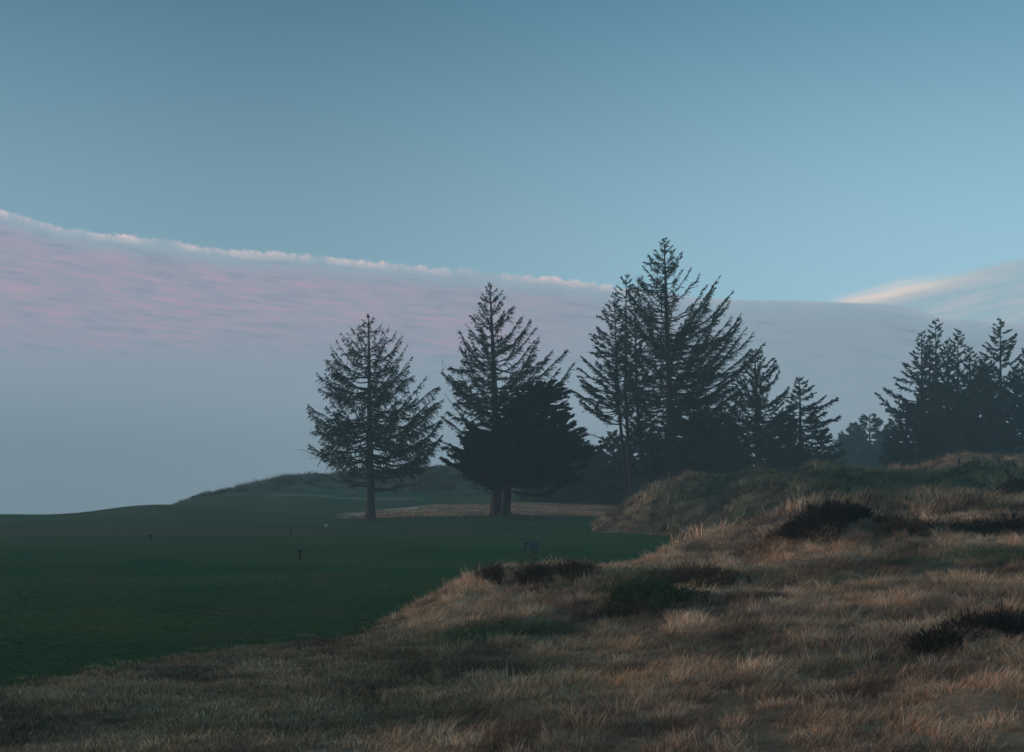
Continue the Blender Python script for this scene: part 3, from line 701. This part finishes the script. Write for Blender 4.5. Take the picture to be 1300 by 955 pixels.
T('spruce_tree', 'third thin spruce of the cluster with bare lower trunk left of the tallest', 817, (806, 362),
  [(363, 3, 3), (380, 10, 10), (410, 15, 15), (460, 15, 25), (500, 14, 30)], 126, GB,
  mid=[(808, 500)], n_limbs=75, low_py=510, slope=(0.7, 0.45, 0.3), bark='bark_dark', dens=1.0, droop=0.2, r0=0.22, card=(0.26, 0.065), dead=((814, 590, 842, 600), (814, 572, 850, 560)))
T('spruce_tree', 'tallest spruce of all with limbs sweeping up to the right', 853, (843, 302),
  [(303, 2, 2), (312, 10, 10), (325, 22, 20), (335, 26, 22), (346, 40, 38), (356, 44, 60), (370, 48, 74), (391, 50, 100), (403, 50, 106), (425, 52, 98), (450, 56, 94), (475, 58, 88), (500, 56, 84), (550, 52, 80), (600, 46, 66)], 119, GA,
  mid=[(850, 520)], n_limbs=300, low_py=604, slope=(0.7, 0.42, 0.05), right=1.4, sj=0.24, tipup=1.8, lobes=0.85, dens=1.15, droop=0.5, r0=0.44, jitter=0.2)
T('spruce_tree', 'shorter dark spruce right of the tallest with a forked spiky top', 965, (958, 443),
  [(444, 2, 2), (452, 8, 16), (462, 14, 30), (480, 24, 28), (490, 28, 44), (505, 36, 34), (520, 46, 42), (560, 52, 46), (606, 52, 50)], 132, GA,
  n_limbs=170, low_py=606, slope=(0.75, 0.4, 0.05), lobes=0.8, dens=1.5, droop=0.45, r0=0.34, card=(0.28, 0.075), dead=((960, 520, 952, 449),))
T('spruce_tree', 'small spruce at right end of the cluster with level limbs reaching right', 1017, (1015, 478),
  [(479, 2, 2), (490, 6, 16), (500, 12, 18), (508, 16, 42), (518, 22, 26), (527, 26, 44), (545, 30, 38), (560, 32, 48), (576, 36, 54), (606, 42, 54)], 134, GA,
  n_limbs=125, low_py=606, slope=(0.35, 0.12, 0.05), lobes=0.6, dens=1.6, droop=0.4, r0=0.3, card=(0.28, 0.075))
# low trees behind the cluster
GC = 'low dim trees filling in behind the cluster'
fill = ((1064, 588, 30, 158, 'faint low tree at the far right foot of the cluster'), (742, 560, 46, 150, 'dim low tree behind the bushy pine, nearest its right side'), (778, 548, 42, 152, 'dim low tree behind the leftmost thin trunk'), (815, 524, 34, 146, 'dim rounded tree filling the gap between thin trunks and tallest spruce'),
        (875, 500, 44, 144, 'dim tree behind the tallest spruce, low on its right'), (905, 520, 46, 150, 'dim tree between the tallest spruce and the fork-topped one'), (930, 540, 40, 140, 'low dark tree at left foot of the fork-topped spruce'), (990, 530, 42, 146, 'low dark tree between the two shorter spruces'), (700, 575, 44, 156, 'dim low tree half hidden under the bushy pine'), (1042, 574, 36, 152, 'low dim tree at the right foot of the small end spruce'), (1010, 566, 40, 150, 'low dim tree under the small end spruce'), (840, 560, 50, 155, 'dim low tree behind the trunk of the tallest spruce'))
for px, py, w, Y, lb in fill:
    T('background_tree', lb, px, (px, py), [(py, 2, 2), (py + 10, w * .35, w * .35), (py + 30, w * .7, w * .7), (py + 60, w, w), (640, w, w)], Y, GC, n_limbs=110, low_py=628, slope=(0.5, 0.3, 0.1), lobes=0.8, dens=1.3, droop=0.3, r0=0.25, card=(0.40, 0.15), cat='tree')
GD = 'spruces of the right-hand wood'
wood = (
 ('leftmost spruce of the right-hand wood with limbs stepping out to left', 1170, 421, [(421, 2, 2), (432, 5, 5), (445, 9, 9), (459, 26, 10), (472, 22, 12), (484, 38, 16), (501, 54, 18), (512, 34, 20), (522, 50, 22), (545, 42, 26), (606, 40, 30)], 150),
 ('thin spire spruce just right of the wood\'s left edge', 1180, 425, [(425, 1, 1), (440, 4, 4), (460, 9, 9), (500, 20, 20), (606, 26, 26)], 156),
 ('tallest thin spire in the left half of the right-hand wood', 1188, 405, [(405, 2, 2), (418, 9, 9), (430, 7, 8), (445, 14, 14), (470, 18, 20), (520, 30, 30), (606, 36, 36)], 152),
 ('short spire between the tallest thin spire and its right neighbour', 1203, 431, [(431, 2, 2), (445, 9, 8), (460, 14, 12), (500, 26, 26), (606, 34, 34)], 158),
 ('spire with narrow pointed top in the centre of the right-hand wood', 1216, 418, [(418, 2, 2), (430, 7, 7), (442, 11, 10), (458, 13, 14), (480, 22, 22), (540, 34, 34), (606, 38, 38)], 151),
 ('small lean-topped spire right of centre in the wood', 1231, 440, [(440, 2, 2), (450, 5, 8), (462, 9, 14), (480, 22, 20), (540, 34, 34), (606, 38, 38)], 157),
 ('tall broad spruce near the right edge with upswept top limbs', 1270, 405, [(405, 2, 2), (412, 7, 7), (419, 12, 12), (426, 9, 24), (438, 20, 26), (445, 22, 22), (460, 26, 30), (490, 38, 40), (606, 44, 46)], 150),
 ('spruce cut by the right edge of the view', 1304, 440, [(440, 3, 3), (455, 12, 12), (475, 26, 26), (520, 36, 36), (606, 44, 44)], 153),
 ('low spruce filling the wood below the small spires', 1247, 462, [(462, 2, 2), (475, 12, 12), (500, 26, 26), (606, 40, 40)], 147),
 ('low bushy spruce at the left foot of the wood', 1150, 512, [(512, 2, 2), (525, 14, 14), (545, 24, 24), (606, 36, 36)], 148),
 ('dim spruce between the small spires and the tall broad one', 1250, 450, [(450, 2, 2), (465, 12, 12), (490, 28, 28), (606, 44, 44)], 160),
 ('dim low spruce under the tree cut by the right edge', 1288, 470, [(470, 3, 3), (484, 18, 18), (510, 34, 34), (606, 46, 46)], 158),
 ('low dark spruce in front of the wood\'s centre', 1200, 482, [(482, 2, 2), (500, 18, 18), (530, 32, 32), (606, 44, 44)], 145))
for lb, px, py, env, Y in wood:
    T('spruce_tree', lb, px, (px, py), env, Y, GD, n_limbs=135, low_py=606, slope=(0.6, 0.35, 0.05), lobes=0.8, dens=1.5, droop=0.35, r0=0.3, card=(0.30, 0.09))
GE = 'misty trees in the gap before the wood'
for lb, px, py, w, Y in (('pale misty round-topped tree just left of the wood', 1104, 526, 34, 235), ('smaller pale misty tree left of the round-topped one', 1084, 541, 22, 255), ('faintest misty tree at the gap\'s left side', 1066, 558, 22, 290), ('low misty tree closing the bottom of the gap', 1122, 560, 34, 225)):
    T('misty_tree', lb, px, (px, py), [(py, 3, 3), (py + 8, w * .5, w * .5), (py + 24, w, w), (620, w, w)], Y, GE, n_limbs=120, low_py=622, slope=(0.5, 0.3, 0.1), lobes=0.8, dens=1.0, droop=0.2, r0=0.3, card=(0.6, 0.24), spread=1.4, cat='tree')
print('cards', tot)

# ------------------------------------------------------------------ shrubs
def shrub(label, px, py, rx, ry, hgt, mat, n=700, name='shrub', leaf=(0.07, 0.028), lean=0.1, group='low shrubs on the dune', Y=None, upright=0.5):
    p = hitS(px, py) if Y is None else P(px, py, Y); cx, cy = p[0], p[1]; cz = S(cx, cy)[0]
    root = empty(name, (cx, cy, cz), label, 'shrub', group)
    tw = Tubes(); cp, cd, cl, cw = [], [], [], []
    for k in range(n):
        a = random.random() * 6.283; r = random.random() ** 0.62; w_ = 0.9 + 0.35 * math.sin(3 * a + px) + 0.2 * math.sin(5 * a + py); bx = cx + rx * r * math.cos(a) * w_; by = cy + ry * r * math.sin(a) * w_
        bz = S(bx, by)[0] - 0.02 if k % 1 == 0 else cz
        hh = hgt * 0.85 * (0.30 + 0.70 * math.sqrt(max(0, 1 - r ** 2))) * random.uniform(0.55, 1.1)
        if random.random() < 0.09: hh *= 1.7
        hh *= 0.75 + 0.5 * float(fbm(np.array([bx]), np.array([by]), 0.6, 2)[0] + 0.5)
        d = np.array([math.cos(a) * r * 0.7 + random.gauss(lean, 0.25), math.sin(a) * r * 0.5 + random.gauss(0, 0.25), 0.5 + upright]); d /= np.linalg.norm(d)
        b0 = np.array([bx, by, bz]); t = np.linspace(0, 1, 4); pts = b0[None] + d[None] * (hh * t)[:, None]; pts[1:] += rng.normal(0, 0.02, (3, 3))
        if k % 2 == 0:
            rp = np.vstack([[cx, cy, cz - 0.12], [(cx + bx) / 2, (cy + by) / 2, (cz + bz) / 2 - 0.10], pts]); tw.add(rp, np.concatenate([[0.01, 0.008], 0.006 * (1 - 0.7 * t) + 0.0015]), 3, cap=False)
        m_ = int(10 + hh * 26); tt = rng.uniform(0.15, 1.05, m_)
        pp = b0[None] + d[None] * (hh * tt)[:, None] + rng.normal(0, 0.035, (m_, 3))
        cp.append(pp); cd.append(d[None] * 1.3 + rng.normal(0, 0.45, (m_, 3))); cl.append(leaf[0] * rng.uniform(0.6, 1.4, m_)); cw.append(leaf[1] * rng.uniform(0.6, 1.4, m_))
    tw.build('stems', M['twig'], root)
    V, Q = cards(np.concatenate(cp), np.concatenate(cd), np.concatenate(cl), np.concatenate(cw))
    mesh_np('foliage', V, Q, M[mat], root); return root
SH = [
 ('dark green shrub patch spreading down the middle of the near slope', 818, 762, 0.80, 1.5, 0.32, 'shrub_green', 760),
 ('upper right half of the green shrub patch, darker and browner', 885, 745, 0.85, 1.3, 0.34, 'shrub_brown', 520),
 ('brown heathery shrub at the left crest of the near dune', 628, 731, 0.32, 0.4, 0.20, 'shrub_brown', 170),
 ('dark spiky shrub on the near crest, second from left', 684, 738, 0.34, 0.5, 0.30, 'shrub_brown', 200),
 ('reddish brown shrub on the near crest, right of the spiky one', 730, 733, 0.38, 0.45, 0.30, 'shrub_brown', 210),
 ('near-black domed shrub on the ridge at centre right', 1050, 664, 0.95, 1.1, 0.50, 'shrub_black', 620),
 ('low black shrub trailing down left from the domed one', 1012, 678, 0.5, 0.9, 0.30, 'shrub_black', 300),
 ('tangled dark shrub right of the domed one, with bare twigs', 1152, 674, 0.8, 0.7, 0.32, 'shrub_brown', 230),
 ('dark shrub in the hollow, middle of the right-hand row', 1226, 682, 0.8, 0.8, 0.42, 'shrub_black', 260),
 ('dark shrub at the right end of the hollow row', 1294, 678, 0.75, 0.8, 0.46, 'shrub_black', 260),
 ('blackish low shrub in the right foreground', 1195, 825, 0.32, 0.35, 0.16, 'shrub_black', 200),
 ('dark shrub with pale curved stalks at the right edge foreground', 1268, 806, 0.5, 0.5, 0.26, 'shrub_black', 320),
 ('grey-blue shrub on the far slope by the right edge', 1288, 628, 1.0, 1.4, 0.6, 'shrub_black', 200),
 ('dark clump in the marram on the far dune', 1090, 622, 1.8, 1.6, 0.6, 'shrub_green', 200),
 ('low green clump below the tan far ridge', 1235, 605, 2.2, 1.6, 0.5, 'shrub_green', 180)]
for lb, px, py, rx, ry, hg, mt, n in SH:
    far_ = hitS(px, py)[1] > 45
    shrub(lb, px, py, rx, ry, hg, mt, n, leaf=(0.16, 0.07) if far_ else (0.10, 0.013))

# ------------------------------------------------------------------ small things on the turf
def plain(name, c, rough=0.6): return two_tone(name, tuple(v * 0.8 for v in c), c, 20.0, rough=rough)
M['post'] = plain('painted_post', (0.03, 0.028, 0.028)); M['plate'] = plain('sign_plate', (0.07, 0.08, 0.11)); M['pale'] = plain('pale_stone', (0.45, 0.42, 0.38)); M['stalk'] = plain('dry_stalk', (0.36, 0.31, 0.22))
def lathe(name, loc, prof, mat, parent, k=12, lean=(0, 0)):
    V = []; 
    for r, z in prof:
        for j in range(k):
            a = j * 2 * math.pi / k; V.append((loc[0] + r * math.cos(a) + lean[0] * z, loc[1] + r * math.sin(a) + lean[1] * z, loc[2] + z))
    V = np.array(V); m_ = len(prof); i = np.arange(m_ - 1)[:, None] * k; j = np.arange(k)[None, :]; j2 = (j + 1) % k
    Q = np.stack([i + j, i + j2, i + k + j2, i + k + j], -1).reshape(-1, 4)
    return mesh_np(name, V, Q, mat, parent, smooth=True)
def box(name, c, sx, sy, sz, mat, parent, tilt=0.0):
    V = np.array([(x_, y_, z_) for x_ in (-1, 1) for y_ in (-1, 1) for z_ in (-1, 1)], float) * np.array([sx, sy, sz]) / 2
    ct, s_ = math.cos(tilt), math.sin(tilt); Vy = V[:, 1] * ct - V[:, 2] * s_; Vz = V[:, 1] * s_ + V[:, 2] * ct; V[:, 1] = Vy; V[:, 2] = Vz
    V += np.array(c)
    Q = np.array([(0, 1, 3, 2), (4, 6, 7, 5), (0, 4, 5, 1), (2, 3, 7, 6), (0, 2, 6, 4), (1, 5, 7, 3)])
    o = mesh_np(name, V, Q, mat, parent); bv = o.modifiers.new('bevel', 'BEVEL'); bv.width = min(sx, sy, sz) * 0.2; bv.segments = 2
    return o
def stake(label, px, py, hgt, r, lean=0.0, head=True):
    p = hitG(px, py); z = G(p[0], p[1])[0]; root = empty('marker_stake', (p[0], p[1], z), label, 'stake', 'dark stakes on the fairway')
    lathe('post', (p[0], p[1], z), [(0, -.1), (r * .8, -.1), (r * .8, hgt * .7), (r * .6, hgt * .72)], M['post'], root, lean=(lean, 0))
    lathe('cap', (p[0] , p[1], z), [(r * .6, hgt * .72), (r * 1.5, hgt * .78), (r * 1.6, hgt * .9), (r * 1.0, hgt * .99), (0, hgt)], M['post'], root, lean=(lean, 0))
    return root
stake('dark stake on the open fairway left of centre, nearest of the left ones', 380, 711, 0.36, 0.05, 0.12)
stake('small dark stake farther back, just left above the nearest left one', 369, 679, 0.27, 0.05)
stake('dark stake alone at the far left of the fairway', 191, 686, 0.27, 0.06)
stake('black stake leaning right beside the small square sign', 665, 699, 0.32, 0.045, 0.28)
p = hitG(678, 699); z = G(p[0], p[1])[0]; rt = empty('tee_sign', (p[0], p[1], z), 'small dark blue-grey sign plate standing low on the fairway', 'sign')
box('plate', (p[0], p[1], z + 0.22), 0.36, 0.03, 0.26, M['plate'], rt, tilt=-0.35)
for sx in (-0.12, 0.12): box('leg', (p[0] + sx, p[1] + 0.035, z + 0.05), 0.03, 0.03, 0.26, M['post'], rt)
p = hitG(414, 669); z = G(p[0], p[1])[0]; tag(lathe('tee_marker', (p[0], p[1], z), [(0, -.02), (.11, -.02), (.12, .06), (.09, .14), (.04, .18), (0, .19)], M['pale'], None), 'small pale rounded tee marker in front of the left tree', 'marker')
p = hitS(1218, 594); z = S(p[0], p[1])[0]; rt = empty('ridge_post', (p[0], p[1], z), 'short dark post on the tan far ridge at right', 'post')
lathe('post', (p[0], p[1], z), [(0, -.2), (.06, -.2), (.06, .22), (.05, .25)], M['post'], rt); lathe('cap', (p[0], p[1], z), [(.05, .25), (.08, .26), (.08, .31), (0, .33)], M['post'], rt)

# dry stalks standing above the grass
st = Tubes()
def stalk(px, py, hgt, lx, rad=0.004):
    p = hitS(px, py); z = S(p[0], p[1])[0]; t = np.linspace(0, 1, 6)
    pts = np.c_[p[0] + lx * hgt * t ** 1.8, np.full(6, p[1]), z - .03 + hgt * t * (1 - 0.15 * abs(lx) * t)]
    st.add(pts, rad * (1 - 0.6 * t), 4)
for k in range(16): stalk(random.uniform(850, 905), random.uniform(694, 702), random.uniform(0.3, 0.55), random.gauss(0, 0.1))
for k in range(14): stalk(random.uniform(820, 870), random.uniform(616, 622), random.uniform(0.6, 1.1), random.gauss(0, 0.15), 0.010)
for k in range(9): stalk(random.uniform(1200, 1250), random.uniform(812, 822), random.uniform(0.18, 0.28), random.uniform(-1.2, -0.5), 0.0035)
for k in range(5): stalk(random.uniform(1245, 1270), random.uniform(806, 818), random.uniform(0.12, 0.22), random.uniform(0.6, 1.4), 0.0035)
for k in range(22): stalk(random.uniform(600, 1290), random.uniform(690, 850), random.uniform(0.2, 0.38), random.gauss(0.2, 0.3), 0.0022)
tag(st.build('dry_stalks', M['stalk']), 'thin pale dry stalks standing above the dune grass', 'dry stalks', kind='stuff')

# ------------------------------------------------------------------ haze
V = np.array([(x_, y_, z_) for x_ in (-640, 640) for y_ in (-640, 640) for z_ in (EYE - 10, 34)], float)
Q = np.array([(0, 1, 3, 2), (4, 6, 7, 5), (0, 4, 5, 1), (2, 3, 7, 6), (0, 2, 6, 4), (1, 5, 7, 3)])
hz = mesh_np('haze', V, Q, None); tag(hz, 'thin sea mist over the whole course', 'haze', kind='stuff')
mh = bpy.data.materials.new('mist'); mh.use_nodes = True; t = mh.node_tree; t.nodes.clear()
out = t.nodes.new('ShaderNodeOutputMaterial'); pv = t.nodes.new('ShaderNodeVolumePrincipled'); t.links.new(pv.outputs[0], out.inputs['Volume'])
pv.inputs['Color'].default_value = (0.70, 0.93, 0.97, 1); pv.inputs['Density'].default_value = HAZE; pv.inputs['Anisotropy'].default_value = 0.2
mh.cycles.homogeneous_volume = True
hz.data.materials.append(mh)
